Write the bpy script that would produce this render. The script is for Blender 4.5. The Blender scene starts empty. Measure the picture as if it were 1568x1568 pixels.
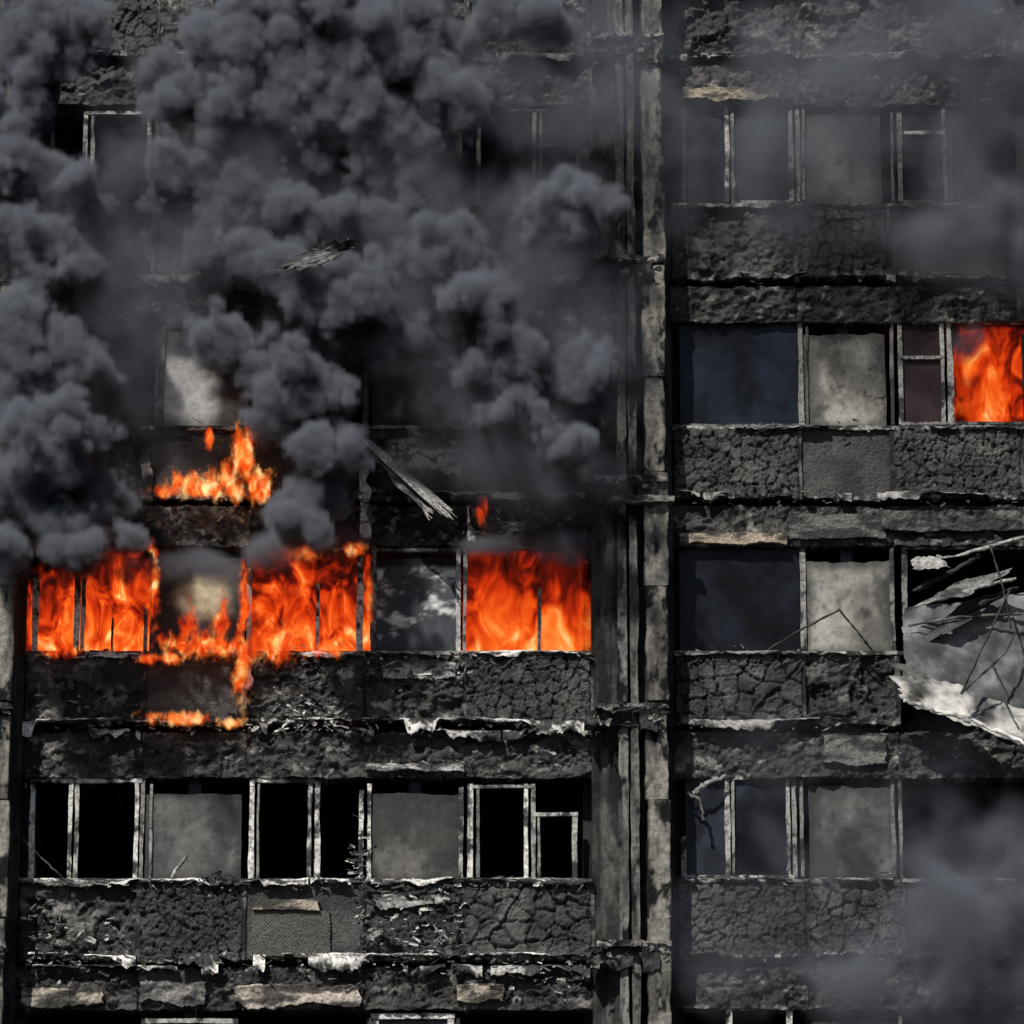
import bpy, math, numpy as np, random, time
T0=time.time()
rng=np.random.RandomState(7); random.seed(7)
S=bpy.context.scene
# ---------------------------------------------------------------- camera
TH=math.radians(17); D=62.0; W=12.3/62.0; ZC=1.7+D*math.sin(TH)
CAM=np.array([0,-D*math.cos(TH),ZC-D*math.sin(TH)])
def P(px,py,y=0.0):
    u=(px-784)/1568*W; v=(784-py)/1568*W
    d=np.array([u, math.cos(TH)-v*math.sin(TH), math.sin(TH)+v*math.cos(TH)])
    t=(y-CAM[1])/d[1]; return CAM+d*t
def X(px,py=950): return P(px,py)[0]
def Z(py,y=0.0): return P(784,py,y)[2]
cd=bpy.data.cameras.new("camera"); cam=bpy.data.objects.new("camera",cd); S.collection.objects.link(cam)
cam.location=CAM; cam.rotation_euler=(math.pi/2+TH,0,0); cd.sensor_width=36; cd.lens=36/W; cd.clip_end=5000; S.camera=cam
S.view_settings.view_transform='Standard'; S.view_settings.look='None'; S.view_settings.exposure=0
# ---------------------------------------------------------------- light
w=bpy.data.worlds.new("World"); S.world=w; w.use_nodes=True
nt=w.node_tree; bg=nt.nodes['Background']; sky=nt.nodes.new('ShaderNodeTexSky'); sky.sky_type='NISHITA'; sky.sun_disc=False
EL=math.radians(48); AZ=math.radians(-28)   # sun in front-left of facade
sdir=np.array([math.sin(AZ)*math.cos(EL), -math.cos(AZ)*math.cos(EL), math.sin(EL)])
sky.sun_elevation=EL; sky.sun_rotation=math.atan2(sdir[0],sdir[1])
nt.links.new(sky.outputs[0],bg.inputs[0]); bg.inputs[1].default_value=0.055
sl=bpy.data.lights.new("sun",'SUN'); sl.energy=4.7; sl.angle=math.radians(0.5); sl.color=(1,.95,.88)
so=bpy.data.objects.new("sun",sl); S.collection.objects.link(so)
from mathutils import Vector
so.rotation_euler=Vector(sdir).to_track_quat('Z','Y').to_euler(); so.location=(-20,-40,60)
# ---------------------------------------------------------------- numpy noise
def hsh(ix,iy,s):
    h=(ix.astype(np.int64)*374761393+iy.astype(np.int64)*668265263+int(s)*144269504)&0xffffffff
    h=((h^(h>>13))*1274126177)&0xffffffff
    return ((h^(h>>16))&0xffffff)/float(0xffffff)
def vn(x,y,s=0):
    x=np.asarray(x,float);y=np.asarray(y,float)
    ix=np.floor(x);iy=np.floor(y);fx=x-ix;fy=y-iy
    fx=fx*fx*(3-2*fx);fy=fy*fy*(3-2*fy)
    a=hsh(ix,iy,s);b=hsh(ix+1,iy,s);c=hsh(ix,iy+1,s);d=hsh(ix+1,iy+1,s)
    return (a*(1-fx)+b*fx)*(1-fy)+(c*(1-fx)+d*fx)*fy
def fbm(x,y,s=0,o=4,g=.55):
    r=0;a=1;t=0
    for i in range(o):
        r=r+a*vn(np.asarray(x)*2.03**i+i*7.3,np.asarray(y)*2.03**i+i*3.1,s+i);t+=a;a*=g
    return r/t
def vor(x,y,s=0):
    ix=np.floor(x);iy=np.floor(y);f1=np.full(np.shape(x),9.);f2=f1.copy();idv=np.zeros(np.shape(x))
    for a in(-1,0,1):
        for b in(-1,0,1):
            cx=ix+a;cy=iy+b
            d=np.hypot(cx+.1+.8*hsh(cx,cy,s)-x,cy+.1+.8*hsh(cx,cy,s+99)-y)
            n=d<f1; f2=np.where(n,f1,np.minimum(f2,d)); idv=np.where(n,hsh(cx,cy,s+55),idv); f1=np.where(n,d,f1)
    return f1,f2,idv
def ss(a,b,x):
    t=np.clip((x-a)/(b-a),0,1); return t*t*(3-2*t)
def mixc(c1,c2,t):
    t=np.asarray(t)[...,None]; return np.asarray(c1)*(1-t)+np.asarray(c2)*t
# ---------------------------------------------------------------- mesh builder
class B:
    def __init__(s): s.v=[];s.f=[];s.c=[];s.n=0
    def add(s,v,f,c):
        s.v.append(v);s.f.append(f+s.n);s.c.append(c);s.n+=len(v)
    def make(s,name,mat,parent=None):
        v=np.concatenate(s.v).astype(np.float32);f=np.concatenate(s.f).astype(np.int32);c=np.concatenate(s.c).astype(np.float32)
        m=bpy.data.meshes.new(name);m.vertices.add(len(v));m.vertices.foreach_set('co',v.ravel())
        m.loops.add(f.size);m.loops.foreach_set('vertex_index',f.ravel());m.polygons.add(len(f))
        m.polygons.foreach_set('loop_start',np.arange(0,f.size,4,dtype=np.int32))
        m.update(calc_edges=True);m.validate()
        at=m.color_attributes.new('col','FLOAT_COLOR','POINT')
        cc=np.ones((len(m.vertices),4),np.float32);cc[:,:3]=c[:len(cc)];at.data.foreach_set('color',cc.ravel())
        m.materials.append(mat)
        o=bpy.data.objects.new(name,m);S.collection.objects.link(o)
        if parent:o.parent=parent
        return o
SOOT=(.005,.005,.006);CHAR=(.026,.025,.024);ASH=(.11,.108,.10);PALE=(.34,.33,.31)
seedc=[0]
def patch(b,x0,x1,z0,z1,y,depth=.1,res=.02,hf=None,colf=None,rag=(0,0,0,0),rf=9,yf=None,hole=None):
    seedc[0]+=1;sd=seedc[0]*13
    nx=max(2,int(math.ceil((x1-x0)/res)));nz=max(2,int(math.ceil((z1-z0)/res)))
    u,v=np.meshgrid(np.linspace(0,1,nx+1),np.linspace(0,1,nz+1))
    xs=x0+u*(x1-x0);zs=z0+v*(z1-z0)
    def r(t,a,k): return a*2*(fbm(t*rf,t*0+k*5.5,sd+k,4,.65)-.5) if a else 0
    zt=z1+r(xs,rag[0],1);zb=z0+r(xs,rag[1],2);xl=x0+r(zs,rag[2],3);xr=x1+r(zs,rag[3],4)
    Xx=xl+u*(xr-xl);Zz=zb+v*(zt-zb)
    h=hf(Xx,Zz) if hf else 0.006*(fbm(Xx*8,Zz*8,sd)-.5)
    h=np.asarray(h)*np.ones_like(Xx)
    yo=yf(Xx,Zz) if yf else 0
    Y=y-h+yo
    col=colf(Xx,Zz,h,u,v) if colf else mixc(SOOT,ASH,fbm(Xx*4,Zz*4,sd))
    V=np.stack([Xx,Y,Zz],-1)
    idx=np.arange((nx+1)*(nz+1)).reshape(nz+1,nx+1)
    F=np.stack([idx[:-1,:-1],idx[:-1,1:],idx[1:,1:],idx[1:,:-1]],-1).reshape(-1,4)
    if hole is not None:
        cx=(Xx[:-1,:-1]+Xx[1:,1:])/2;cz=(Zz[:-1,:-1]+Zz[1:,1:])/2
        F=F[~hole(cx,cz).ravel()]
    b.add(V.reshape(-1,3),F,col.reshape(-1,3))
    if hole is None and depth>0:
        ring=np.concatenate([idx[0,:],idx[1:,-1],idx[-1,-2::-1],idx[-2:0:-1,0]])
        fv=V.reshape(-1,3)[ring];bv=fv.copy();bv[:,1]=y+depth+(0 if yf is None else np.asarray(yo*np.ones_like(Xx)).reshape(-1)[ring])
        N=len(ring);a=np.arange(N);c=(a+1)%N
        Fr=np.stack([a,a+N,c+N,c],-1)
        cc=col.reshape(-1,3)[ring]
        b.add(np.concatenate([fv,bv]),Fr,np.concatenate([cc,cc*.5]))
def box(b,x0,x1,y0,y1,z0,z1,c):
    v=np.array([[x,y,z] for x in(x0,x1) for y in(y0,y1) for z in(z0,z1)],float)
    f=np.array([[0,1,3,2],[4,6,7,5],[0,4,5,1],[2,3,7,6],[0,2,6,4],[1,5,7,3]])
    b.add(v,f,np.tile(np.array(c,float),(8,1)))
def tube(b,pts,r,c,sides=6,jit=.0,sub=6,flat=1.0):
    pts=np.array(pts,float);q=[]
    for i in range(len(pts)-1):
        for k in range(sub): q.append(pts[i]+(pts[i+1]-pts[i])*k/sub)
    q.append(pts[-1]);q=np.array(q);q+=rng.randn(*q.shape)*jit
    t=np.gradient(q,axis=0);t/=np.linalg.norm(t,axis=1)[:,None]+1e-9
    up=np.array([0,1.,0]);a=np.cross(t,up);a/=np.linalg.norm(a,axis=1)[:,None]+1e-6;bb=np.cross(t,a)
    ang=np.linspace(0,2*math.pi,sides,endpoint=False)
    rr=r*(1+.25*rng.randn(len(q)))
    V=q[:,None,:]+rr[:,None,None]*(np.cos(ang)[None,:,None]*a[:,None,:]+flat*np.sin(ang)[None,:,None]*bb[:,None,:])
    n=len(q);idx=np.arange(n*sides).reshape(n,sides);i2=np.roll(idx,-1,1)
    F=np.stack([idx[:-1],i2[:-1],i2[1:],idx[1:]],-1).reshape(-1,4)
    t0=fbm(V[...,0].ravel()*9,V[...,2].ravel()*9,3)
    b.add(V.reshape(-1,3),F,mixc(np.array(c)*.35,np.array(c)*1.2,ss(.3,.6,t0)))
def sheet(b,c4,n=30,m=16,amp=.05,fs=4,colf=None,rag=.03,sag=0):
    """4 corners (world): TL,TR,BR,BL"""
    seedc[0]+=1;sd=seedc[0]*17
    c4=[np.array(k,float) for k in c4];u,v=np.meshgrid(np.linspace(0,1,n+1),np.linspace(0,1,m+1))
    vr=v+(rag*2*(fbm(u*9,v*0+3,sd)-.5))*(2*v-1)
    ur=u+(rag*2*(fbm(v*7,v*0+9,sd)-.5))*(2*u-1)
    U=ur[...,None];Vv=vr[...,None]
    p=(c4[0]*(1-U)+c4[1]*U)*(1-Vv)+(c4[3]*(1-U)+c4[2]*U)*Vv
    p[...,1]-=amp*2*(fbm(p[...,0]*fs+p[...,2],p[...,2]*fs,sd,4)-.5)
    p[...,2]-=sag*4*u*(1-u)
    col=colf(p[...,0],p[...,2],u,v) if colf else mixc(ASH,PALE,fbm(p[...,0]*6,p[...,2]*6,sd))
    idx=np.arange((n+1)*(m+1)).reshape(m+1,n+1)
    F=np.stack([idx[:-1,:-1],idx[1:,:-1],idx[1:,1:],idx[:-1,1:]],-1).reshape(-1,4)
    b.add(p.reshape(-1,3),F,col.reshape(-1,3))
def chip(b,p,L,Hh,an,c):
    """small curled flake of burnt cladding"""
    ca,sa=math.cos(an),math.sin(an);e=np.array([ca,0,sa]);f=np.array([-sa,0,ca]);V=[];F=[]
    w_=[.35+.65*random.random() for _ in range(4)];cur=random.uniform(-.5,.5)
    for i in range(4):
        for j in(-1,0,1):
            t=i/3-.5;V.append(p+e*t*L+f*(j*.5*Hh*w_[i]+random.gauss(0,.08)*Hh)+np.array([0,cur*L*(t*t*2)+random.gauss(0,.12)*Hh-.2*Hh*abs(j),0]))
    for i in range(3):
        for j in range(2): a=i*3+j;F.append([a,a+3,a+4,a+1])
    cc=np.array([np.array(c)*random.uniform(.45,1.2) for _ in V])
    b.add(np.array(V),np.array(F),cc)
def curl(b,x0,x1,z,y0,out,drop,sd,bright,keep=.5,res=.014,thick=.03):
    """peeled-back edge skin that leans out of the facade and sags irregularly"""
    nx=int((x1-x0)/res);m=6
    u,v=np.meshgrid(np.linspace(0,1,nx+1),np.linspace(0,1,m+1));x=x0+u*(x1-x0)
    env=ss(.46,.62,fbm(x*1.9,x*0,sd,3,.5))
    dr=thick*(.5+fbm(x*7,x*0+4,sd+1,4,.7))+drop*env*(.2+1.4*fbm(x*5.5,x*0+6,sd+2,5,.7))
    yy=y0-out*np.sin(v*1.9)*(.5+fbm(x*4,v*2,sd+2))-.05*(fbm(x*12,v*3,sd+3)-.5)
    zz=z-dr*v**1.4+.07*(fbm(x*1.6,x*0+8,sd+5,4,.6)-.5)+.012*(fbm(x*15,v*4,sd+6)-.5)
    c=mixc((.02,.02,.019),np.array((.74,.72,.68))*bright,ss(.46,.62,fbm(x*3.5,v*1.4,sd+7,5,.68)+.06*(v-.4)))
    idx=np.arange((nx+1)*(m+1)).reshape(m+1,nx+1)
    F=np.stack([idx[:-1,:-1],idx[1:,:-1],idx[1:,1:],idx[:-1,1:]],-1)
    k=fbm(x*1.7,x*0+2,sd+9,4,.65)[:-1,:-1]>(.62-.3*keep)
    b.add(np.stack([x,yy,zz],-1).reshape(-1,3),F[k].reshape(-1,4),c.reshape(-1,3))
# ---------------------------------------------------------------- materials
def mat_burnt(name,bump=.5,rough=.85,sc=30,var=(.45,1.5),spec=.25):
    m=bpy.data.materials.new(name);m.use_nodes=True;n=m.node_tree.nodes;l=m.node_tree.links
    bs=n['Principled BSDF'];bs.inputs['Roughness'].default_value=rough
    bs.inputs['Specular IOR Level'].default_value=spec
    a=n.new('ShaderNodeAttribute');a.attribute_name='col'
    g=n.new('ShaderNodeNewGeometry')
    no=n.new('ShaderNodeTexNoise');no.inputs['Scale'].default_value=sc;no.inputs['Detail'].default_value=3;no.inputs['Roughness'].default_value=.7
    l.new(g.outputs['Position'],no.inputs['Vector'])
    mr=n.new('ShaderNodeMapRange');mr.inputs[1].default_value=.3;mr.inputs[2].default_value=.7;mr.inputs[3].default_value=var[0];mr.inputs[4].default_value=var[1]
    l.new(no.outputs[0],mr.inputs[0])
    vm=n.new('ShaderNodeVectorMath');vm.operation='SCALE';l.new(a.outputs['Color'],vm.inputs[0]);l.new(mr.outputs[0],vm.inputs['Scale'])
    l.new(vm.outputs[0],bs.inputs['Base Color'])
    bu=n.new('ShaderNodeBump');bu.inputs['Strength'].default_value=bump;bu.inputs['Distance'].default_value=.02
    l.new(no.outputs[0],bu.inputs['Height']);l.new(bu.outputs[0],bs.inputs['Normal'])
    return m
M_char=mat_burnt('charred_cladding',.9,.58,30,(.35,1.5),.4);M_frame=mat_burnt('scorched_frame',.4,.6,22,(.25,1.4));M_pan=mat_burnt('sooty_panel',.25,.7,9,(.7,1.2))
M_conc=mat_burnt('scorched_concrete',.7,.9,16,(.5,1.4));M_room=mat_burnt('soot_haze_room',.3,.95,4,(.5,1.5))  # rooms: sooty walls, with the bluish haze of the openings tinted in
M_glass=mat_burnt('sooty_glass',.12,.35,3,(.5,1.5),.18)
# ---------------------------------------------------------------- building
tower=bpy.data.objects.new("tower_block",None);S.collection.objects.link(tower)
ROWS=[(-165,-10,92),(160,315,430),(492,655,765),(835,1000,1112),(1190,1348,1472),(1545,1705,1825)]
ST=[tuple(Z(p) for p in r) for r in ROWS]
H=(ST[1][0]-ST[4][0])/3
top=ST[0];rows=[(i-1,)+r for i,r in enumerate(ST)]   # id -1..4 ; 0=A 1=B 2=C 3=D 4=E
lo=[];z=ST[-1]
k=1
while z[0]-k*H>3.2: lo.append((4+k,)+tuple(q-k*H for q in z));k+=1
hi=[(-1-k,)+tuple(q+k*H for q in top) for k in range(1,4)]
ALL=hi[::-1]+rows+lo
LB=[(40,222,'W'),(222,380,'P'),(380,560,'W'),(560,712,'P'),(712,905,'W')]
RB=[(1032,1228,'W'),(1228,1372,'P'),(1372,1572,'W'),(1572,1720,'P'),(1720,1905,'W')]
FB=[(-960,-780,'W'),(-780,-620,'P'),(-620,-440,'W'),(-440,-290,'P'),(-290,-95,'W')]
bs_=B();bl=B();bf=B();bp=B();bc=B();br=B();bd=B();bg_=B()
def spandrel(x0,x1,z0,z1,kind,res,sd,rg=(.015,.05,.008,.008),gain=1.):
    cs=[4.4,6.5,5.4,7.2][sd%4]
    def hf(x,z):
        wx=x+.16*(fbm(x*5,z*5,sd)-.5);wz=z+.16*(fbm(x*5,z*5,sd+7)-.5)
        n=fbm(x*3,z*3,sd+3,5,.6);bul=.05*(fbm(x*1.3,z*1.6,sd+61,3)-.5)
        if kind=='crack':
            f1,f2,i=vor(wx*cs,wz*cs,sd);e=ss(0.01,.13,f2-f1);g1,g2,_=vor(wx*cs*2.6,wz*cs*2.6,sd+2);e2=ss(0,.2,g2-g1)
            return bul+.045*e+.012*e2*e+.03*(n-.5)+.03*ss(.35,0,f2-f1)*e*(i>.5)+.015*(fbm(x*25,z*25,sd+1)-.5)
        if kind=='bub':
            f1,f2,i=vor(wx*cs*1.5,wz*cs*1.5,sd);m=ss(.42,.5,n);ll=ss(.52,.54,fbm(x*2.3,z*2.8,sd+77,5,.6))
            return bul+.08*(n-.5)+m*.035*(1-f1)+.04*(fbm(x*18,z*18,sd+1)-.5)+.03*np.abs(fbm(x*9,z*9,sd+8)-.5)-.06*ll
        if kind=='wrink':
            r=1-np.abs(2*fbm(x*3+z*3,z*4-x*2,sd,4)-1);return bul+.10*r**4+.07*(n-.5)+.03*(fbm(x*22,z*22,sd)-.5)
        return bul*.6+.02*(n-.5)+.012*(fbm(x*30,z*30,sd)-.5)
    def cf(x,z,h,u,v):
        n=fbm(x*3.2,z*3.2,sd+21,5,.62);n2=fbm(x*14,z*14,sd+31,3);big=fbm(x*1.1,z*1.4,sd+91,3)
        c=mixc((.013,.013,.013),(.066,.064,.060),ss(.35,.68,n))
        if kind=='crack':
            wx=x+.16*(fbm(x*5,z*5,sd)-.5);wz=z+.16*(fbm(x*5,z*5,sd+7)-.5)
            f1,f2,i=vor(wx*cs,wz*cs,sd);e=ss(0.01,.10,f2-f1)
            c=c*(.9+.5*i[...,None]);c=mixc(np.array(SOOT)*.4,c,e*.95+.05)
        elif kind=='bub':
            c=mixc(c,(.19,.185,.17),ss(.50,.64,n2)*ss(.42,.6,n)*.85);c=mixc(c,np.array(SOOT)*.6,ss(.52,.54,fbm(x*2.3,z*2.8,sd+77,5,.6))*.9)
        elif kind=='wrink':
            c=mixc(c,(.50,.49,.46),ss(.6,.67,fbm(x*5,z*5,sd+9,5,.65))*.85);c=mixc(c,SOOT,ss(.5,.4,n)*.85)
        c=mixc(c,np.array(SOOT),ss(.56,.4,big)*.55)*gain
        ed=np.minimum(1,np.minimum(u,1-u)*(x1-x0)/.04)
        c=mixc(np.array(SOOT),c,.4+.6*ed)
        c=mixc(c,(.34,.33,.31),ss(.56,.70,n2)*ss(.12,.0,v)*.85)
        return c
    patch(bs_,x0,x1,z0,z1,0,.12,res,hf,cf,rg,4)
KIND={(2,0):['bub','flat','wrink','wrink','crack'],(2,1):['crack','bub',None,'crack','crack'],
      (1,0):['bub','flat','flat','wrink','flat'],(1,1):['crack','flat','crack','crack','flat'],
      (3,0):['bub','crack','flat','wrink','crack'],(3,1):['crack','crack','flat','flat','crack'],
      (0,0):['bub','bub','wrink','bub','flat'],(0,1):['bub','crack','flat','flat','flat'],(-1,1):['bub','bub','bub','wrink','crack'],(-1,0):['crack','bub','flat','bub','bub']}
def panelcol(c0,c1,sd,topsoot=.5,crk=False):
    def f(x,z,h,u,v):
        n=fbm(x*1.6,z*1.1,sd,5,.6);c=mixc(np.array(c0)*.5,np.array(c1)*1.0,ss(.3,.7,n))
        c=c*(1+.45*(fbm(x*9,z*.6,sd+15,3)-.5))[...,None]
        n3=fbm(x*11,z*11,sd+5,3)
        c=mixc(c,np.array(SOOT)*2,ss(.25,1,v+.7*(fbm(x*2.2,z*1.6,sd+2,5)-.5))*topsoot)
        c=mixc(c,np.array(SOOT)*2,ss(.48,.66,fbm(x*2.2,z*1.8,sd+44,6,.65))*.6)
        c=mixc(c,np.array(CHAR),ss(.66,.78,n3)*.5)
        e=np.minimum(np.minimum(u,1-u),np.minimum(v,1-v));c=mixc(np.array(CHAR),c,.3+.7*ss(0,.14,e+.08*(n3-.5)))
        if crk:
            r=np.abs(fbm(x*1.6+z*1.0,z*1.6-x,sd+60,4)-.5);c=mixc(np.array(SOOT),c,ss(.0,.010,r+.02*(fbm(x*.8,z*.8,sd+3)>.5)))
        return c
    return f
def glowpanel(x,z,h,u,v):  # flame light on the panel painted into its colour as a pale yellow blotch
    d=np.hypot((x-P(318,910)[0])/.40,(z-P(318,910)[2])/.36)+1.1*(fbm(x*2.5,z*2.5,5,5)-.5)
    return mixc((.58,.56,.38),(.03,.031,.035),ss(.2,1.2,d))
def litwhitepanel(x,z,h,u,v):  # white panel; its brightly lit spot is painted into the colour
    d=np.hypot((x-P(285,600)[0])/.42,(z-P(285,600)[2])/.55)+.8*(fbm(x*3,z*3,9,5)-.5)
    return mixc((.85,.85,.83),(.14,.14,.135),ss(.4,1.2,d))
def sootpanel(x,z,h,u,v):
    n=fbm(x*2.2,z*4,66,5,.68);c=mixc((.05,.055,.065),(.66,.66,.66),ss(.47,.62,n+.34*(v-.70)));c=mixc(c,np.array(SOOT),ss(.86,.93,v+.1*(n-.5)))
    return c
SPEC={(2,0,1):glowpanel,(1,0,1):litwhitepanel,(2,0,3):sootpanel}
G1=(.095,.093,.09);G2=(.15,.147,.14)
PAN={(1,1,1):((.30,.285,.25),(.42,.395,.35),.2,True),(2,1,1):((.27,.26,.235),(.38,.365,.33),.3,False),(0,1,1):(G1,(.16,.155,.15),.3,False),
     (3,1,1):((.12,.117,.112),(.16,.155,.15),.15,False),(3,0,1):((.13,.13,.13),(.20,.195,.185),.35,False),(3,0,3):((.10,.10,.095),(.22,.21,.195),.3,True)}
for sid,wt,ws,sb in ALL:
    near=-1<=sid<=4
    nxt_wt=wt-H if sid not in range(-1,4) else ST[sid+2][0]
    for sec,bays in((0,LB),(1,RB),(-1,FB)):
        fine=near and sec>=0
        for bi,(a,b_,t) in enumerate(bays):
            x0,x1=X(a),X(b_);sd=abs(sid*31+sec*7+bi*3)+11
            fb=fine and not(sec==1 and bi>=3);rs=.018 if fb else .12
            kk=KIND.get((sid,sec),None);kind=kk[bi] if kk else ['crack','bub','wrink','flat'][sd%4]
            bot=sb+.03
            if kind: spandrel(x0+.02,x1-.02,bot+random.uniform(-.03,.03),ws-.03,kind,rs,sd,(.05,.09,.012,.012) if (sec==0 and sid>=2) else (.02,.05,.008,.008),1.1 if sec==1 else 1.)
            if kind: patch(bf,x1-.03,x1+.03,sb+.0,ws,-.035,.1,.02 if fb else .2,None,lambda x,z,h,u,v,sd=sd:mixc(SOOT,(.12,.118,.11),ss(.48,.72,fbm(x*6,z*5,sd))),(.01,.03,.012,.012),5)
            def lc(x,z,h,u,v,sd=sd):
                c=mixc(np.array(SOOT),(.055,.052,.048),ss(.42,.68,fbm(x*3.5,z*6,sd+70,5,.65)))
                return mixc(c,(.26,.25,.23),ss(.66,.73,fbm(x*7,z*9,sd+170,4,.6))*.7)
            patch(bl,x0,x1,nxt_wt+.0,sb-.07,.04,.25,rs,lambda x,z,sd=sd:.14*(fbm(x*3,z*5,sd+71,5,.66)-.5)+.03*ss(.45,.6,fbm(x*12,z*12,sd)),lc,(.03,.03,0,0),5)
            if t=='P':
                c0,c1,tsn,ck=PAN.get((sid,sec,bi),(G1,G2,.4,False))
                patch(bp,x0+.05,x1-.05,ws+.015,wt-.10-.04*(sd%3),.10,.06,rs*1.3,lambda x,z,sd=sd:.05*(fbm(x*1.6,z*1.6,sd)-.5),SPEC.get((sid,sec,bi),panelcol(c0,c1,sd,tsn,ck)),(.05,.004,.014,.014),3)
            patch(bf,x0,x1,ws-.035,ws+.012,-.05,.16,.02 if fb else .2,None,lambda x,z,h,u,v,sd=sd:mixc((.02,.02,.02),(.36,.35,.33),ss(.42,.66,fbm(x*5,z*9+4,sd+80,4,.7))),(.014,.02,0,0),8)
        if fine:
            xa,xb=X(bays[0][0]),X(min(bays[-1][1],1650));s_=sid*5+sec+300
            L_=sec==0 and sid>=2
            curl(bd,xa,xb,sb+.08,-.03,.10,.18 if L_ else .10,s_,1.1 if L_ else (.45 if sid>=0 else .3),.85 if L_ else .55,.014,.04 if L_ else .03)
            if L_: curl(bd,xa,xb,sb-.05,-.01,.10,.12,s_+40,.6,.4)
            curl(bd,xa,xb,ws+.005,-.06,.06,.07 if L_ else .03,s_+80,1.1 if L_ else .4,.9 if L_ else .4,.014,.028 if L_ else .02)
xl,xr=X(-960),X(1905)
for sid,wt,ws,sb in ALL:
    box(br,xl,xr,.32,5.0,sb-.20,sb+.02,(.03,.032,.037))
    for bays in(LB,RB,FB):
        for a,b_,t in bays:
            if t=='P':
                xm=(X(a)+X(b_))/2; box(br,xm-.07,xm+.07,.18,5.0,sb+.022,sb+H-.202,(.04,.043,.05))
        for q in (bays[0][0],bays[-1][1]): box(br,X(q)-.1,X(q)+.1,.34,5.0,sb+.022,sb+H-.202,(.02,.02,.022))
box(br,xl,xr,5.0,20,0,ALL[0][1]+H*.6,(.05,.055,.07))  # back wall colour carries soot plus painted-in blue haze
for px in(-960,1905): box(bc,X(px)-.2,X(px)+.2,-.1,20.01,0,ALL[0][1]+H*.6+.01,(.05,.05,.05))
box(bc,xl-.1,xr+.1,.2,19.9,ALL[0][1]+.3,ALL[0][1]+H*.6+.3,(.06,.06,.06))
box(bc,xl,xr,.05,6,0,ALL[-1][3]-.3,(.07,.07,.07))
for sid,wt,ws,sb in rows:
    for bays in(LB,RB):
        for a,b_,t in bays:
            if t=='W':
                for k in range(2):
                    xx=X(a+10+random.random()*(b_-a-20));y0=.6+random.random()*3
                    tube(bd,[(xx,y0,wt+.1),(xx+random.uniform(-.2,.2),y0+.2,wt-random.uniform(.2,.6))],.01,(.05,.05,.055),4,.01)
                for k in range(3):
                    xx=X(a+20+random.random()*(b_-a-70));y0=1+random.random()*3;hh=random.uniform(.1,.5)
                    box(br,xx,xx+random.uniform(.25,.6),y0,y0+.4,sb+.03,ws+hh,(.03,.03,.035))
# sooty glass still in some openings
def glass(p0,p1,q0,q1,c=(.010,.012,.017),brk=0.):
    x0=P(p0,q0,.115)[0];x1=P(p1,q0,.115)[0];sd=p0
    hole=(lambda x,z:fbm(x*1.6,z*1.6,sd+3,3,.5)<brk) if brk else None
    patch(bg_,x0,x1,Z(q1,.115),Z(q0,.115),.115,.01,.013,lambda x,z:.02*(fbm(x*1.2,z*1.2,sd)-.5),lambda x,z,h,u,v:mixc(np.array(c)*.3,np.array(c)*2.2,ss(.3,.7,fbm(x*1.5,z*1.2,sd,5,.6))),hole=hole)
for a in [(1042,1112,155,312),(1124,1210,155,312),(1382,1446,155,312),(1458,1568,155,312),(1040,1224,494,652,(.005,.007,.012)),(1382,1443,494,650,(.016,.009,.01)),(1040,1224,838,998,(.004,.005,.008)),(1124,1206,1193,1345),(1049,1112,1193,1345),
          (110,244,500,658,(.008,.010,.015))]: glass(*a)
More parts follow.
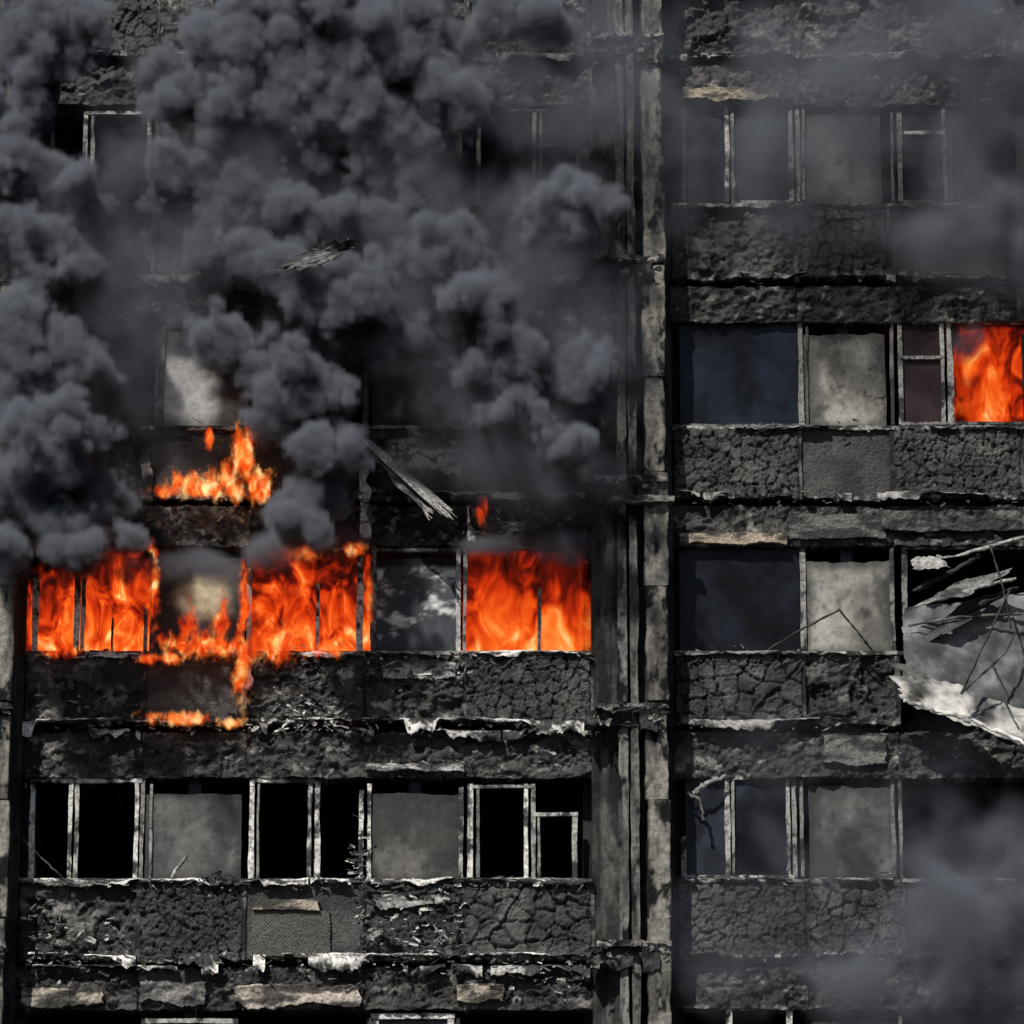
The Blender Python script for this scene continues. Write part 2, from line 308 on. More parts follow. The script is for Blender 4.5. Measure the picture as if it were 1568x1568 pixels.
# ---- vertical columns between sections
zt_,zb_=ALL[0][1]+H*.6,0.
zf0,zf1=Z(1700),Z(-120)
def column(px):
    g=lambda p:X(905+p)+(X(px)-X(905))
    segs=[(zb_,zf0,.15),(zf0,zf1,.02),(zf1,zt_,.15)]
    for z0,z1,rs in segs:
        w0,w1=g(0),g(52)
        def ribs(x,z): return .018*np.cos((x-w0)/(w1-w0)*2*math.pi*6)+.03*(fbm(x*6,z*2,5)-.5)
        def rc(x,z,h,u,v):
            c=mixc((.022,.022,.022),(.10,.097,.09),ss(.3,.7,fbm(x*9,z*.9,8,5,.6)));return mixc(c,np.array(SOOT),ss(.5,.35,fbm(x*3,z*1.2,18))*.8)
        patch(bc,w0,w1,z0,z1,0,.05,min(rs,.015) if rs<.1 else rs,ribs,rc,yf=lambda x,z:-.38*(x-w0)/(w1-w0))
        def sc(a,b2,sd):
            def f(x,z,h,u,v):
                c=mixc(a,b2,ss(.32,.68,fbm(x*12,z*1.6,sd,5,.65)))
                return mixc(c,np.array(SOOT),np.maximum(ss(.44,.34,fbm(x*5,z*2.2,sd+3,4,.6)),ss(.64,.72,fbm(x*20,z*9,sd+4))*.7))
            return f
        patch(bc,g(40),g(54),z0,z1,-.43,.1,rs,lambda x,z:.03*(fbm(x*9,z*2,31,4)-.5),sc((.05,.05,.048),(.20,.195,.18),41),(0,0,.03,.02),1.6)
        patch(bc,g(58),g(70),z0,z1,-.47,.1,rs,lambda x,z:.03*(fbm(x*9,z*2,35,4)-.5),sc((.05,.05,.048),(.18,.175,.16),44),(0,0,.02,.024),1.8)
        patch(bc,g(48),g(86),z0,z1,-.30,.1,rs*1.5,lambda x,z:.07*(fbm(x*9,z*3,37,4)-.5),sc((.008,.008,.008),(.035,.035,.035),47))
        patch(bc,g(112),g(127),z0,z1,-.25,.1,rs*1.5,lambda x,z:.04*(fbm(x*9,z*3,39,4)-.5),sc((.01,.01,.01),(.04,.04,.04),49),yf=lambda x,z:.22*(x-g(112))/(g(127)-g(112)))
    zz=zb_;i=0
    while zz<zt_:
        L=H*(.5 if i%3 else .42);near=zf0<zz<zf1
        def nc(x,z,h,u,v,i=i):
            c=mixc((.08,.077,.07),(.27,.255,.222),ss(.3,.7,fbm(x*8,z*1.8,i+50,5,.62)))
            c=mixc(c,np.array(SOOT),ss(.46,.34,fbm(x*6,z*3,i+60,5,.65)))
            return mixc(np.array(SOOT),c,.25+.75*ss(0,.12,np.minimum(u,1-u)+.04))
        patch(bc,g(80)+.02*(i%2),g(115)+.012*((i*7)%3-1),zz+.012,zz+L-.012,-.52-.02*((i*5)%3),.2,.02 if near else .2,lambda x,z,i=i:.05*(fbm(x*7,z*3,i+70,5,.6)-.5),nc,(.04,.04,.03,.025),3)
        zz+=L;i+=1
    for sid,wt,ws,sb in rows:
        for k in range(16):
            cx=g(random.uniform(0,112));cz=sb+random.gauss(0,.08);dark=random.random()<.7
            chip(bd,np.array([cx,random.uniform(-.66,-.56),cz]),random.uniform(.04,.16),random.uniform(.03,.08),random.gauss(0,.5),SOOT if dark else (.22,.21,.19))
        patch(bd,g(5),g(116),sb+.06,sb+.12,-.60,.25,.02,lambda x,z:.08*(fbm(x*8,z*8,sid+4)-.5),lambda x,z,h,u,v:mixc(SOOT,(.26,.25,.23),ss(.45,.65,fbm(x*9,z*9,sid+90))),(.04,.08,.01,.03),5)
        patch(bd,g(72),g(98),sb-.22,sb+.08,-.60,.2,.02,lambda x,z:.08*(fbm(x*8,z*8,sid+9)-.5),lambda x,z,h,u,v:mixc((.004,.004,.004),CHAR,ss(.45,.75,fbm(x*9,z*9,sid+95))),(.06,.10,.04,.04),5)
        patch(bd,g(-10),g(60),sb-.12,sb+.06,-.50,.3,.02,lambda x,z:.10*(fbm(x*8,z*8,sid+19)-.5),lambda x,z,h,u,v:mixc((.005,.005,.005),(.07,.07,.066),ss(.45,.7,fbm(x*9,z*9,sid+96))),(.05,.12,.05,.04),4)
column(905);column(-87)
# ---------------------------------------------------------------- window frames (facade measurements)
FC=lambda br:(lambda x,z,h,u,v:mixc(np.array((.03,.03,.029)),np.array((.56,.55,.52))*br,ss(.37,.54,fbm(x*5,z*3.5,77,5,.68))))
def FV(px,wd,p0,p1,br=1.,y=.07,rag=.018):
    x=P(px,(p0+p1)/2,y)[0];z1=Z(p0,y);z0=Z(p1,y);hw=wd*.0078*.5
    seedc[0]+=1;s=seedc[0]
    patch(bf,x-hw,x+hw,z0,z1,y,.07,.014,lambda xx,zz:.006*(fbm(xx*30,zz*8,s)-.5),FC(br),(0.01,.01,rag,rag),1.8)
def FH(p0,p1,py,hh,br=1.,y=.062,rag=.014):
    x0=P(p0,py,y)[0];x1=P(p1,py,y)[0];z=Z(py,y);hw=hh*.0078*.5
    patch(bf,x0,x1,z-hw,z+hw,y,.07,.014,None,FC(br),(rag,rag,0,0),3)
for a in [(130,7,172,320),(141,6,172,320,.5),(228,6,172,320,.7),(241,9,172,320,1),(733,6,170,318,.3),(818,7,165,318,.5),(828,5,165,318,.3),(885,6,220,318,.4),(80,5,180,315,.4),
          (247,8,500,660,.5),(710,5,495,660,.4),(560,8,500,655,.2),
          (54,9,885,1000,1.6),(117,9,880,1000,1.6),(127,6,885,1000,1.2),(172,4,945,1000,.9),(237,6,840,1000,.3),(222,5,930,1000,.5),(381,7,835,1000,.4),(487,6,893,1000,1.),(551,9,850,1000,1.2),(572,8,836,1000,.4),(702,7,840,1000,.8),(712,5,840,1000,.5),(826,4,900,1000,.3),
          (49,8,1193,1350,1.3),(107,6,1193,1350,1.3),(117,6,1193,1350,.9),(208,6,1193,1350,1.2),(217,6,1193,1350,.5),(231,4,1200,1350,.5),(385,8,1193,1350,1.3),(395,4,1200,1350,.4),(474,6,1193,1350,.9),(486,8,1193,1350,1.3),(553,7,1210,1350,1.2),(565,7,1200,1350,1.1),(706,6,1205,1350,.8),(720,8,1200,1348,1.2),(732,4,1205,1348,.3),(806,7,1200,1347,1.4),(816,6,1200,1347,.6),(880,7,1245,1347,.8),(825,5,1247,1347,.5),
          (1048,5,155,310,.3),(1113,7,152,310,1),(1122,5,152,310,.4),(1211,7,152,308,.8),(1222,6,152,308,.6),(1230,4,155,305,.5),(1378,8,152,308,.5),(1366,4,160,308,.4),(1447,8,152,308,.5),(1455,4,152,308,.2),
          (1226,7,490,650,.5),(1236,3,500,650,.2),(1366,6,495,650,.4),(1379,7,492,650,.6),(1444,6,490,650,.9),(1455,9,490,650,.9),
          (1230,8,838,995,.5),(1366,6,840,998,.4),(1386,8,838,995,.5),
          (1047,7,1280,1343,.6),(1114,7,1190,1343,.8),(1123,4,1190,1343,.5),(1207,6,1190,1343,.7),(1217,6,1190,1343,.5),(1228,5,1195,1343,.4),(1368,6,1190,1343,.3),(1379,5,1190,1343,.4),
          (1117,9,1540,1700,1.5),(1210,9,1540,1700,1.5),(1380,5,1540,1700,.5),(230,7,1562,1700,.9),(352,7,1562,1700,.8),(575,9,1555,1700,1.2),(690,9,1555,1700,1.2)]:
    FV(*a)
for a in [(130,245,172,5,.8),(140,248,319,5,.6),(822,888,221,4,.4),(730,888,168,4,.2),
          (45,240,1003,5,1.3),(385,560,838,5,.5),(385,560,1003,5,1.2),(575,700,842,4,.5),(712,900,838,4,.4),(712,900,1000,4,1.2),
          (48,218,1195,6,1.2),(48,218,1349,6,1.),(385,495,1195,6,1.2),(385,556,1350,6,1.2),(722,818,1204,5,.6),(722,885,1347,6,.9),(820,885,1247,6,.9),
          (1110,1216,152,5,.6),(1120,1212,309,5,.6),(1384,1445,203,6,.9),(1378,1600,152,5,.5),(1384,1445,308,4,.3),
          (1376,1600,492,5,.7),(1380,1443,547,5,.7),(1380,1600,648,5,.5),(1042,1222,651,5,.3),
          (1105,1217,1190,5,.7),(1045,1217,1342,5,.7),(1385,1600,990,5,.5),(1385,1600,838,5,.5),
          (1112,1216,1541,9,1.6),(222,356,1563,7,.7),(568,696,1556,8,1.2),(1372,1410,1542,7,1.2),
          (35,905,1354,5,.5),(35,905,1188,4,.15),(1030,1600,1187,4,.15)]:
    FH(*a)
for sid,wt,ws,sb in ALL:
    for sec,bays in((0,LB),(1,RB),(-1,FB)):
        for bi,(a,b_,t) in enumerate(bays):
            if t=='W' and (sec==-1 or not(0<=sid<=3) or (sec==1 and bi>3)):
                if sid==4 and sec>=0: continue
                x0,x1=X(a)+.05,X(b_)-.05
                for x in(x0,x0+(x1-x0)*.4,x1-.06): patch(bf,x,x+.06,ws,wt,.07,.07,.05,None,FC(.8),(0,0,.008,.008),3)
                for z in(ws+.02,wt-.06): patch(bf,x0,x1,z,z+.04,.062,.07,.05,None,FC(.8),(.008,.008,0,0),3)
def strip(p0,p1,q0,q1,c,y=-.02,rag=.03,amp=.03,sd=0):
    x0=P(p0,q0,y)[0];x1=P(p1,q0,y)[0]
    patch(bd,x0,x1,Z(q1,y),Z(q0,y),y,.1,.016,lambda x,z:amp*(fbm(x*8,z*8,sd)-.5)*2,lambda x,z,h,u,v:mixc(np.array(c)*.08,c,ss(.40,.60,fbm(x*3,z*9,sd+4,5,.65))),(rag*.9,rag*1.6,.05,.08),4)
strip(1040,1195,134,150,(.42,.34,.24),-.05,.05,.03,3);strip(1040,1206,816,831,(.38,.31,.23),-.04,.03,.02,4);strip(1210,1350,788,824,(.13,.125,.115),-.04,.03,.01,5)
strip(36,158,1514,1540,(.42,.37,.30),-.03,.05,.03,6);strip(215,312,1502,1536,(.2,.19,.18),-.03,.06,.04,7);strip(360,552,1508,1540,(.48,.42,.36),-.04,.06,.03,8);strip(702,765,1508,1532,(.46,.39,.31),-.04,.05,.03,9)
strip(388,492,1378,1394,(.4,.34,.27),-.09,.02,.01,10);strip(1350,1568,782,812,(.09,.088,.08),-.05,.03,.04,11)
strip(560,712,1170,1178,(.6,.58,.55),-.06,.03,.02,12);strip(590,705,672,720,(.35,.34,.33),-.06,.06,.05,13);strip(585,700,1012,1040,(.40,.39,.38),-.09,.09,.05,14)
strip(551,565,705,832,(.6,.59,.57),-.14,.02,.02,15);strip(714,724,776,830,(.5,.49,.47),-.12,.02,.02,16);strip(372,381,1005,1085,(.7,.69,.67),-.10,.01,.02,17)
strip(930,1030,758,768,(.2,.19,.17),-.64,.02,.03,18);strip(570,712,1370,1385,(.36,.36,.34),-.08,.06,.05,19);strip(780,850,82,92,(.3,.29,.27),-.08,.06,.03,20)
strip(218,232,690,765,(.34,.33,.31),-.10,.05,.03,21);strip(1260,1360,1125,1168,(.14,.135,.12),-.05,.05,.02,22)
x0=P(386,1430)[0];x1=P(505,1430)[0]
patch(bs_,x0,x1,Z(1466),Z(1396),-.05,.06,.014,lambda x,z:.012*np.cos(z*2*math.pi/.045)*np.cos(x*2*math.pi/.045),lambda x,z,h,u,v:mixc((.03,.03,.028),(.12,.115,.10),ss(-.01,.01,h))*(.5+fbm(x*3,z*3,9))[...,None],(.006,.03,.01,.03),4)
def shreds(n,pr,q,dz,y,bright,seed):
    r=random.Random(seed)
    for k in range(n):
        a=P(r.uniform(*pr),q+r.gauss(0,dz),y+r.uniform(-.08,.05))
        c=np.array((.62,.61,.57))*bright*r.choice([.04,.06,.1,.3,.9])
        chip(bd,a,abs(r.gauss(0,.06))+.02,abs(r.gauss(0,.022))+.01,r.gauss(0,.5),c)
for q in(1008,1112,1355,1472): shreds(110,(35,905),q,7,-.08,1.1,q)
for q in(765,660,1160,1500,800): shreds(45,(35,905),q,9,-.03,.5,q+1)
for q in(318,428,655,765,1003,1112,1350,1472): shreds(30,(1035,1568),q,6,-.06,.4,q+3)
for q in(320,435): shreds(40,(35,905),q,8,-.06,.5,q+5)
shreds(130,(545,712),1425,26,-.1,1.2,77);shreds(40,(535,565),1325,24,-.05,1.4,78);shreds(80,(430,540),1100,12,-.12,1.3,79);shreds(50,(560,720),1020,12,-.12,1.2,80);shreds(90,(40,205),1430,26,-.08,.9,81);shreds(50,(50,210),1060,22,-.06,.5,82);shreds(60,(390,550),1060,30,-.08,.7,83);shreds(50,(720,900),1500,12,-.05,.8,84)
O=[bs_.make('spandrel_panels',M_char,tower),bl.make('lintel_bands',M_char,tower),bf.make('window_frames_and_trim',M_frame,tower),bp.make('infill_panels',M_pan,tower),
   bc.make('columns_and_walls',M_conc,tower),br.make('rooms_and_floor_slabs',M_room,tower),bd.make('burnt_cladding_shreds',M_char,tower),bg_.make('window_glass',M_glass,tower)]
# ---------------------------------------------------------------- loose damaged things hanging off the facade
def single(name,fn,mat=M_frame):
    b=B();fn(b);return b.make(name,mat)
def pp(px,py,y): return P(px,py,y)
pc=lambda lo_,hi_,sd:(lambda x,z,u,v:mixc(lo_,hi_,ss(.35,.62,fbm(x*6,z*6,sd,5,.65))))
def f(b):
    sheet(b,[pp(541,668,-.5),pp(585,695,-.35),pp(694,790,-.35),pp(650,788,-.6)],50,14,.10,5,pc((.03,.03,.03),(.34,.33,.32),3),.3)
    sheet(b,[pp(545,668,-.62),pp(556,664,-.6),pp(692,780,-.5),pp(676,788,-.52)],40,4,.03,4,pc((.06,.06,.06),(.5,.49,.47),13),.25)
single('fallen_cladding_sheet',f,M_char)
single('hanging_cladding_shard',lambda b:(sheet(b,[pp(425,418,-2.0),pp(470,380,-2.0),pp(552,362,-2.05),pp(500,405,-2.1)],30,10,.14,5,pc((.02,.02,.02),(.16,.16,.16),8),.45)))
def f(b):
    sheet(b,[pp(1386,930,-.05),pp(1600,905,-.1),pp(1600,1100,-.25),pp(1380,1040,-.3)],50,30,.12,2.5,lambda x,z,u,v:mixc((.06,.062,.066),(.21,.213,.22),ss(.3,.7,fbm(x*3,z*3,41,5,.6))),.04)
    def cc(x,z,u,v): return mixc((.08,.078,.075),(.52,.505,.475),ss(.32,.64,fbm(x*4,z*4,45,5,.6)))
    sheet(b,[pp(1376,1018,-.45),pp(1600,1098,-.5),pp(1600,1158,-.65),pp(1386,1072,-.55)],60,16,.12,3,cc,.16)
    tube(b,[pp(1384,1072,-.65),pp(1440,1090,-.75),pp(1500,1108,-.72),pp(1600,1152,-.75)],.025,(.65,.63,.6),7,.012,12,.6)
single('hanging_cladding_sheet',f,M_pan)
def f(b):
    for pts,r,c in [([(1395,862,-.2),(1470,850,-.3),(1568,822,-.5)],.02,PALE),([(1400,930,-.25),(1480,905,-.4),(1556,885,-.5)],.018,PALE),
                  ([(1398,905,-.1),(1450,880,-.2),(1500,850,-.3)],.03,(.03,.03,.03)),([(1410,985,-.1),(1490,930,-.3),(1560,900,-.4)],.035,(.015,.015,.02)),([(1390,958,-.2),(1470,945,-.3),(1600,938,-.3)],.015,ASH)]:
        tube(b,[pp(*q) for q in pts],r,c,6,.004,8,.5)
    sheet(b,[pp(1395,855,-.3),pp(1440,850,-.3),pp(1452,868,-.35),pp(1400,872,-.35)],12,6,.04,6,pc((.1,.1,.1),(.4,.39,.37),5),.2)
    sheet(b,[pp(1405,925,-.25),pp(1480,885,-.3),pp(1556,868,-.4),pp(1480,915,-.45)],20,8,.08,6,pc((.02,.02,.02),(.2,.2,.19),15),.2)
    sheet(b,[pp(1400,990,-.15),pp(1470,925,-.25),pp(1560,895,-.35),pp(1470,960,-.3)],24,10,.06,4,pc((.01,.01,.012),(.06,.06,.065),16),.15)
single('collapsed_window_beams',f)
def f(b):
    for pts in [[(1516,835,-.6),(1536,900,-.7),(1548,962,-.7)],[(1548,900,-.7),(1500,1000,-.8),(1472,1062,-.8)],[(1472,1062,-.8),(1540,1000,-.8),(1556,965,-.7)],[(1520,1020,-.8),(1545,1068,-.8)]]:
        tube(b,[pp(*q) for q in pts],.014,(.05,.05,.05),5,.002,8)
single('twisted_metal_bars',f)
single('twisted_metal_bars',lambda b:tube(b,[pp(1175,996,-.2),pp(1225,965,-.25),pp(1285,934,-.3),pp(1312,966,-.3),pp(1340,1002,-.2)],.014,(.04,.04,.04),5,.002,8))
single('broken_window_frame',lambda b:(tube(b,[pp(1062,1215,-.05),pp(1080,1200,-.1),pp(1112,1188,-.05)],.03,PALE,6,.006,7,.5),tube(b,[pp(1052,1215,-.05),pp(1072,1225,-.1),pp(1078,1258,-.1)],.022,ASH,6,.006,7,.5)))
single('fallen_timber_batten',lambda b:(tube(b,[pp(35,1285,-.1),pp(70,1320,-.15),pp(102,1350,-.1)],.012,ASH,5,.004,7),tube(b,[pp(262,1345,-.1),pp(272,1330,-.1),pp(284,1312,-.1)],.02,(.4,.4,.4),5,.006,4)))
def f(b):
    for k in range(50):
        px=random.uniform(305,365);chip(b,pp(px,1352-random.random()*20*(1-abs(px-335)/32),-.1),.07,.06,random.uniform(0,6),(.03,.03,.03))
single('charred_rubble',f,M_char)
# ---------------------------------------------------------------- ground
bpy.ops.mesh.primitive_plane_add(size=6000,location=(0,0,0));g=bpy.context.object;g.name='ground'
m=bpy.data.materials.new('asphalt');m.use_nodes=True;n=m.node_tree.nodes;l=m.node_tree.links
no=n.new('ShaderNodeTexNoise');no.inputs['Scale'].default_value=1500;no.inputs['Detail'].default_value=8;cr=n.new('ShaderNodeValToRGB')
cr.color_ramp.elements[0].color=(.035,.035,.035,1);cr.color_ramp.elements[1].color=(.08,.08,.075,1)
l.new(no.outputs[0],cr.inputs[0]);l.new(cr.outputs[0],n['Principled BSDF'].inputs['Base Color']);n['Principled BSDF'].inputs['Roughness'].default_value=.9
g.data.materials.append(m)
print('mesh built',time.time()-T0)
# ---------------------------------------------------------------- volumes via geometry nodes
class NG:
    def __init__(s,name):
        s.g=bpy.data.node_groups.new(name,'GeometryNodeTree');s.g.interface.new_socket('Geometry',in_out='OUTPUT',socket_type='NodeSocketGeometry')
        s.n=s.g.nodes;s.l=s.g.links;s.out=s.n.new('NodeGroupOutput')
    def put(s,sock,v):
        if isinstance(v,(int,float)): sock.default_value=v
        elif isinstance(v,(tuple,list,np.ndarray)): sock.default_value=tuple(float(q) for q in v)
        else: s.l.new(v,sock)
    def m(s,op,a,b=0.,c=0.,clamp=False):
        k=s.n.new('ShaderNodeMath');k.operation=op;k.use_clamp=clamp
        s.put(k.inputs[0],a);s.put(k.inputs[1],b);s.put(k.inputs[2],c);return k.outputs[0]
    def v(s,op,a,b=(0,0,0),c=(0,0,0)):
        k=s.n.new('ShaderNodeVectorMath');k.operation=op;s.put(k.inputs[0],a)
        s.put(k.inputs[1],b)
        if op=='MULTIPLY_ADD': s.put(k.inputs[2],c)
        return k.outputs['Value'] if op in('LENGTH','DOT_PRODUCT') else k.outputs[0]
    def pos(s): return s.n.new('GeometryNodeInputPosition').outputs[0]
    def noise(s,vec,scale,detail=3,rough=.55,dist=0.,color=False):
        k=s.n.new('ShaderNodeTexNoise');s.put(k.inputs['Vector'],vec);k.inputs['Scale'].default_value=scale;k.inputs['Detail'].default_value=detail;k.inputs['Roughness'].default_value=rough;k.inputs['Distortion'].default_value=dist
        return k.outputs['Color'] if color else k.outputs[0]
    def voro(s,vec,scale,detail=2.,rough=.5,lac=2.2):
        k=s.n.new('ShaderNodeTexVoronoi');k.feature='F1';s.put(k.inputs['Vector'],vec);k.inputs['Scale'].default_value=scale;k.inputs['Detail'].default_value=detail
        k.inputs['Roughness'].default_value=rough;k.inputs['Lacunarity'].default_value=lac;k.normalize=False
        return k.outputs['Distance']
    def mr(s,x,a,b,c,d,smooth=True):
        k=s.n.new('ShaderNodeMapRange');k.interpolation_type='SMOOTHSTEP' if smooth else 'LINEAR';s.put(k.inputs[0],x)
        for i,q in enumerate((a,b,c,d)): s.put(k.inputs[i+1],q)
        return k.outputs[0]
    def blobs(s,p,L,k=.25):
        acc=None
        for c,r in L:
            q=s.v('MULTIPLY_ADD',p,tuple(1/a for a in r),tuple(-c[i]/r[i] for i in range(3)));d=s.v('LENGTH',q)
            acc=d if acc is None else s.m('SMOOTH_MIN',acc,d,k)
        return acc
    def finish(s,dens,mn,mx,vox,mat,name):
        vc=s.n.new('GeometryNodeVolumeCube');s.put(vc.inputs['Density'],dens);s.put(vc.inputs['Min'],mn);s.put(vc.inputs['Max'],mx)
        for i,ax in enumerate('XYZ'): vc.inputs['Resolution '+ax].default_value=int(max(4,(mx[i]-mn[i])/vox))
        sm=s.n.new('GeometryNodeSetMaterial');sm.inputs['Material'].default_value=mat
        s.l.new(vc.outputs[0],sm.inputs[0]);s.l.new(sm.outputs[0],s.out.inputs[0])
        me=bpy.data.meshes.new(name);me.materials.append(mat);o=bpy.data.objects.new(name,me);S.collection.objects.link(o)
        md=o.modifiers.new('vol','NODES');md.node_group=s.g;return o
PXM=12.3/1568
ms=bpy.data.materials.new('smoke');ms.use_nodes=True;n=ms.node_tree.nodes;l=ms.node_tree.links;n.remove(n['Principled BSDF'])
pv=n.new('ShaderNodeVolumePrincipled');pv.inputs['Color'].default_value=(.335,.365,.435,1);pv.inputs['Density'].default_value=10.;pv.inputs['Anisotropy'].default_value=0.
l.new(pv.outputs[0],n['Material Output'].inputs['Volume'])
ms.cycles.volume_step_rate=2.8
G=NG('smoke_field');p=G.pos()
warp=G.v('MULTIPLY_ADD',G.noise(p,.8,2,.5,color=True),(.6,.6,.6),(-.3,-.3,-.3));pw=G.v('ADD',p,warp)
DB=[(20,500,90,65),(95,560,75,65),(20,600,90,75),(85,650,95,75),(30,740,95,80),(130,735,75,55),(80,795,85,50),(120,842,60,24),(190,842,38,18),(10,845,40,40),
    (30,270,100,55),(110,300,55,36),(50,370,75,55),(20,190,60,60),(110,415,55,32),(30,60,80,95),(110,40,60,50),
    (455,815,45,35),(470,760,65,50),(490,690,65,50),(500,620,60,52),(430,630,65,52),(365,555,65,50),(335,515,55,45),(440,570,60,52),(545,470,88,62),(480,455,60,50),(405,400,75,58),(345,365,65,62),(430,330,85,62),
    (320,250,98,82),(275,140,66,66),(420,150,135,112),(590,120,155,112),(520,30,195,85),(690,160,85,72),(360,60,115,75),(600,220,105,75),(690,390,88,52),(620,510,64,54),(870,330,82,56),(890,580,52,68),(770,560,74,84),(790,30,95,54),(860,680,54,48),(560,320,68,46),(740,460,66,46)]
L=[]
r2=random.Random(3)
for a,b_,rx,ry in DB:
    yy=-1.35+r2.uniform(-.2,.2);c=P(a,b_,yy);L.append((c,(rx*PXM*1.12,.75+r2.uniform(-.15,.15),ry*PXM*1.12)))
d=G.blobs(pw,L,.3)
mask=G.m('SUBTRACT',1.80,d)
fw=G.v('MULTIPLY_ADD',G.noise(p,3.0,2,.5,color=True),(.22,.22,.22),(-.11,-.11,-.11))
vo=G.voro(G.v('ADD',p,fw),1.75,3.0,.55,2.25)
e=G.m('MULTIPLY_ADD',vo,-1.0,mask)
dens=G.mr(e,.0,.22,0.,1.)
HB=[(740,420,260,330,.13),(850,650,130,160,.13),(860,120,200,180,.12),(1320,180,440,250,.11),(1540,350,160,95,.24),(1500,40,300,130,.18),(1540,1390,175,155,.36),(1440,1500,230,100,.20),(1180,1440,180,150,.045),(120,560,200,300,.06),(350,300,330,300,.13),(1300,1230,300,200,.03)]
hz=None
for a,b_,rx,ry,wt_ in HB:
    c=P(a,b_,-1.1);r=(rx*PXM*1.3,1.0,ry*PXM*1.3);q=G.v('MULTIPLY_ADD',pw,tuple(1/t for t in r),tuple(-c[i]/r[i] for i in range(3)))
    t=G.mr(G.v('LENGTH',q),.1,1.,wt_,0.);hz=t if hz is None else G.m('ADD',hz,t)
hn=G.mr(G.noise(pw,1.1,5,.6),.38,.68,.1,2.0);hz=G.m('MULTIPLY',hz,hn)
tot=G.m('ADD',dens,hz)
# thin smoke welling out of the burning window heads
sh=G.blobs(pw,[(P(a,b_,-.45),(rx*PXM,.35,ry*PXM)) for a,b_,rx,ry in [(130,835,90,26),(420,838,50,30),(520,832,50,22),(780,825,70,16),(860,830,50,26),(300,870,70,30),(1480,520,40,26)]],.2)
tot=G.m('ADD',tot,G.m('MULTIPLY',G.mr(sh,.35,1.25,.55,0.),hn))
tot=G.mr(tot,.008,1.6,0.,1.6,False)
mn=P(-160,1700,0);mx=P(1730,-140,0)
G.finish(tot,(mn[0],-2.6,mn[2]),(mx[0],-.15,mx[2]),.058,ms,'smoke_plume')
def firemat(name,sx,hz0,hz1,gain=1.,redtop=1.,shift=0.,rough=.68,con=2.1):
    m=bpy.data.materials.new(name);m.use_nodes=True;n=m.node_tree.nodes;l=m.node_tree.links;n.remove(n['Principled BSDF'])
    g=n.new('ShaderNodeNewGeometry');mp=n.new('ShaderNodeMapping');mp.inputs['Scale'].default_value=(1,.6,.6);l.new(g.outputs['Position'],mp.inputs[0])
    a=n.new('ShaderNodeTexNoise');a.inputs['Scale'].default_value=sx;a.inputs['Detail'].default_value=3.5;a.inputs['Roughness'].default_value=rough;a.inputs['Distortion'].default_value=.8;l.new(mp.outputs[0],a.inputs['Vector'])
    cn=n.new('ShaderNodeMath');cn.operation='MULTIPLY_ADD';l.new(a.outputs[0],cn.inputs[0]);cn.inputs[1].default_value=con;cn.inputs[2].default_value=.49-con*.5+shift
    sp=n.new('ShaderNodeSeparateXYZ');l.new(g.outputs['Position'],sp.inputs[0])
    h=n.new('ShaderNodeMapRange');l.new(sp.outputs[2],h.inputs[0]);h.inputs[1].default_value=hz0;h.inputs[2].default_value=hz1;h.inputs[3].default_value=.24;h.inputs[4].default_value=-.36*redtop
    ad=n.new('ShaderNodeMath');ad.operation='ADD';l.new(cn.outputs[0],ad.inputs[0]);l.new(h.outputs[0],ad.inputs[1])
    r=n.new('ShaderNodeValToRGB');l.new(ad.outputs[0],r.inputs[0]);e=r.color_ramp.elements
    e[0].position=.05;e[0].color=(.02,.003,.002,1);e[1].position=1.;e[1].color=(1.3,.80,.34,1)
    for ps,c in((.26,(.16,.008,.003,1)),(.46,(.66,.035,.004,1)),(.70,(1.,.13,.012,1)),(.86,(1.1,.34,.06,1))):
        q=r.color_ramp.elements.new(ps);q.color=c
    at=n.new('ShaderNodeAttribute');at.attribute_name='density'
    ml=n.new('ShaderNodeMath');ml.operation='MULTIPLY';l.new(at.outputs['Fac'],ml.inputs[0]);ml.inputs[1].default_value=26
    ab=n.new('ShaderNodeVolumeAbsorption');ab.inputs['Color'].default_value=(0,0,0,1);l.new(ml.outputs[0],ab.inputs['Density'])
    em=n.new('ShaderNodeEmission');l.new(r.outputs[0],em.inputs['Color']);m2=n.new('ShaderNodeMath');m2.operation='MULTIPLY';l.new(ml.outputs[0],m2.inputs[0]);m2.inputs[1].default_value=gain;l.new(m2.outputs[0],em.inputs['Strength'])
    s=n.new('ShaderNodeAddShader');l.new(ab.outputs[0],s.inputs[0]);l.new(em.outputs[0],s.inputs[1]);l.new(s.outputs[0],n['Material Output'].inputs['Volume'])
    m.cycles.volume_step_rate=2.2
    return m
def fire(name,BL,px0,px1,py0,py1,y0,y1,vox,mat,amp=.9,thr=(.05,.3),nz=(4.5,1.8),bias=1.,dist=1.0):
    G=NG('fire_field');p=G.pos();L=[]
    for a,b_,rx,ry,yy,ryy in BL: L.append((P(a,b_,yy),(rx*PXM,ryy,ry*PXM)))
    d=G.blobs(p,L,.15);sc=G.v('MULTIPLY',p,(nz[0],nz[0],nz[1]))
    no=G.noise(sc,1.,4,.65,dist);e=G.m('MULTIPLY_ADD',no,amp,G.m('SUBTRACT',bias-amp*.5,d));dn=G.mr(e,thr[0],thr[1],0.,1.)
    a=P(px0,py1,(y0+y1)/2);b_=P(px1,py0,(y0+y1)/2)
    G.finish(dn,(a[0],y0,a[2]),(b_[0],y1,b_[2]),vox,mat,name)
fm=firemat('flames_window',3.4,Z(1000),Z(835),1.1,1.1,.03,.76,2.7)
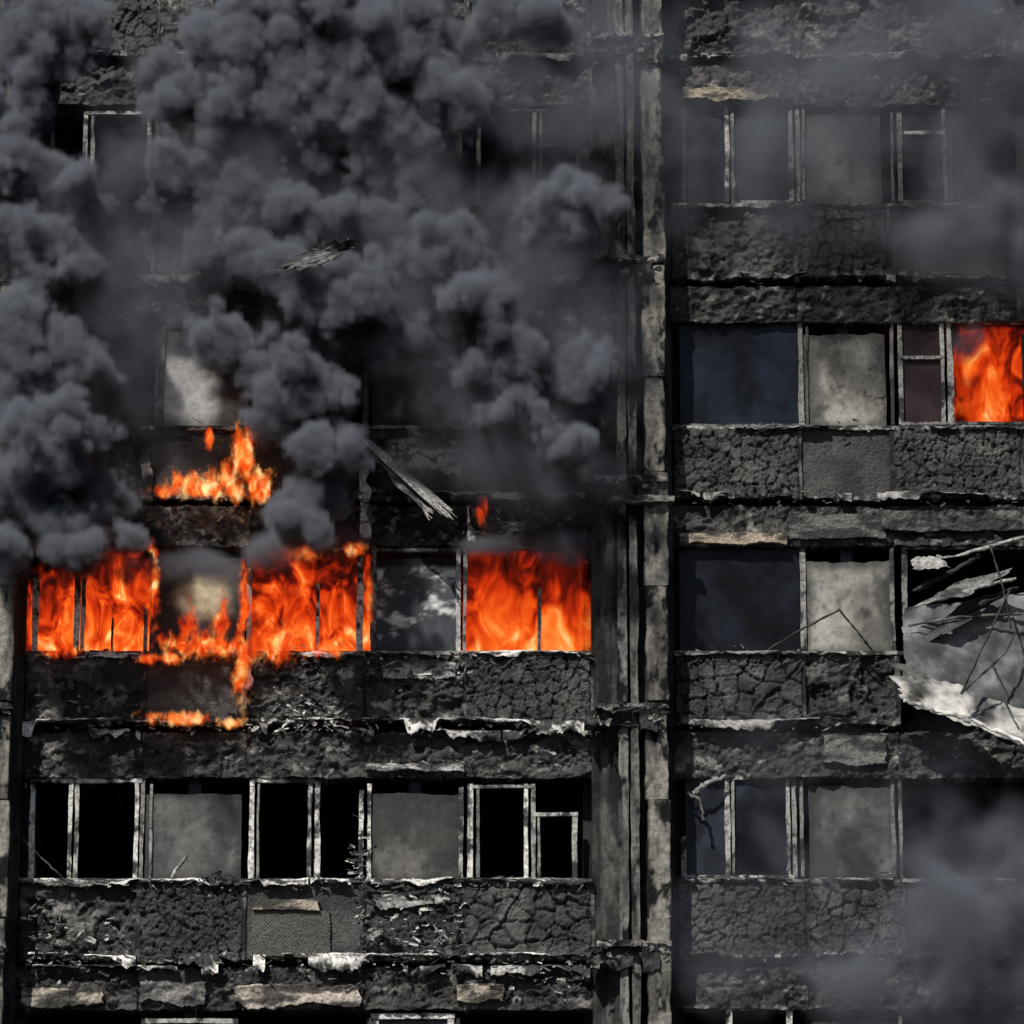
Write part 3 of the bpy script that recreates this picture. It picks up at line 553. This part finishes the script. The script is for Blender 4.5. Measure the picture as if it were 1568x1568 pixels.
fire('window_fire',[(85,975,75,105,.4,.3),(185,925,62,105,.4,.3)],44,236,822,1003,.16,.65,.03,fm,2.0,(.0,.45),(5,2.5),1.06)
fire('window_fire',[(430,940,78,105,.4,.3),(515,955,68,105,.4,.3)],384,566,828,1003,.16,.65,.03,fm,2.0,(.0,.45),(5,2.5),1.10)
fm1=firemat('flames_window_steady',2.8,Z(1000),Z(835),1.0,.8,.0,.66,2.1)
fire('window_fire',[(765,940,78,130,.4,.3),(835,955,78,115,.4,.3)],712,902,832,1003,.16,.65,.03,fm1,1.7,(.0,.45),(6,1.6),1.1)
fm2=firemat('flames_window_upper',3.4,Z(650),Z(470),1.0,.1,-.10,.72,2.5)
fire('window_fire',[(1560,585,95,120,.4,.3),(1650,570,90,120,.4,.3)],1462,1700,496,652,.16,.65,.03,fm2,1.7,(.0,.6),(5,2.5),1.15)
fm3=firemat('flames_licking',6,Z(780),Z(640),1.2,.2,.08,.68,2.6)
fire('facade_flames',[(372,705,22,72,-.3,.2),(320,752,100,12,-.3,.2),(395,745,24,34,-.3,.2),(320,670,9,24,-.3,.15),(285,742,34,24,-.3,.15),(345,735,32,32,-.3,.15)],190,440,620,810,-.65,0,.022,fm3,4.2,(.1,1.0),(8,3.8),.85,.6)
fm4=firemat('flames_spill',6,Z(1110),Z(960),1.2,.1,.08,.68,2.6)
fire('facade_flames',[(320,990,85,22,-.25,.2),(245,1008,50,9,-.25,.15),(370,1015,16,80,-.25,.15),(285,1100,58,12,-.25,.15),(375,920,11,85,-.25,.15),(235,905,11,85,-.2,.15),(415,985,48,32,-.25,.2),(355,1106,22,8,-.25,.15),(290,960,18,40,-.25,.15),(340,955,16,44,-.25,.15),(100,998,50,8,-.15,.12),(500,990,40,14,-.15,.12)],60,560,820,1130,-.55,0,.024,fm4,4.2,(.1,1.0),(8,3.8),.85,.6)
fm5=firemat('flames_wisp',6,Z(840),Z(740),1.0,.6,-.08)
fire('facade_flames',[(737,790,11,40,-.25,.15),(445,845,60,18,-.2,.15),(540,842,30,14,-.2,.12),(565,930,7,80,-.15,.1),(130,845,60,14,-.15,.15)],60,790,740,1000,-.45,0,.03,fm5,3.,(.1,.9),(7,3.2),.8,.6)
print('done',time.time()-T0, sum(len(o.data.polygons) for o in O))
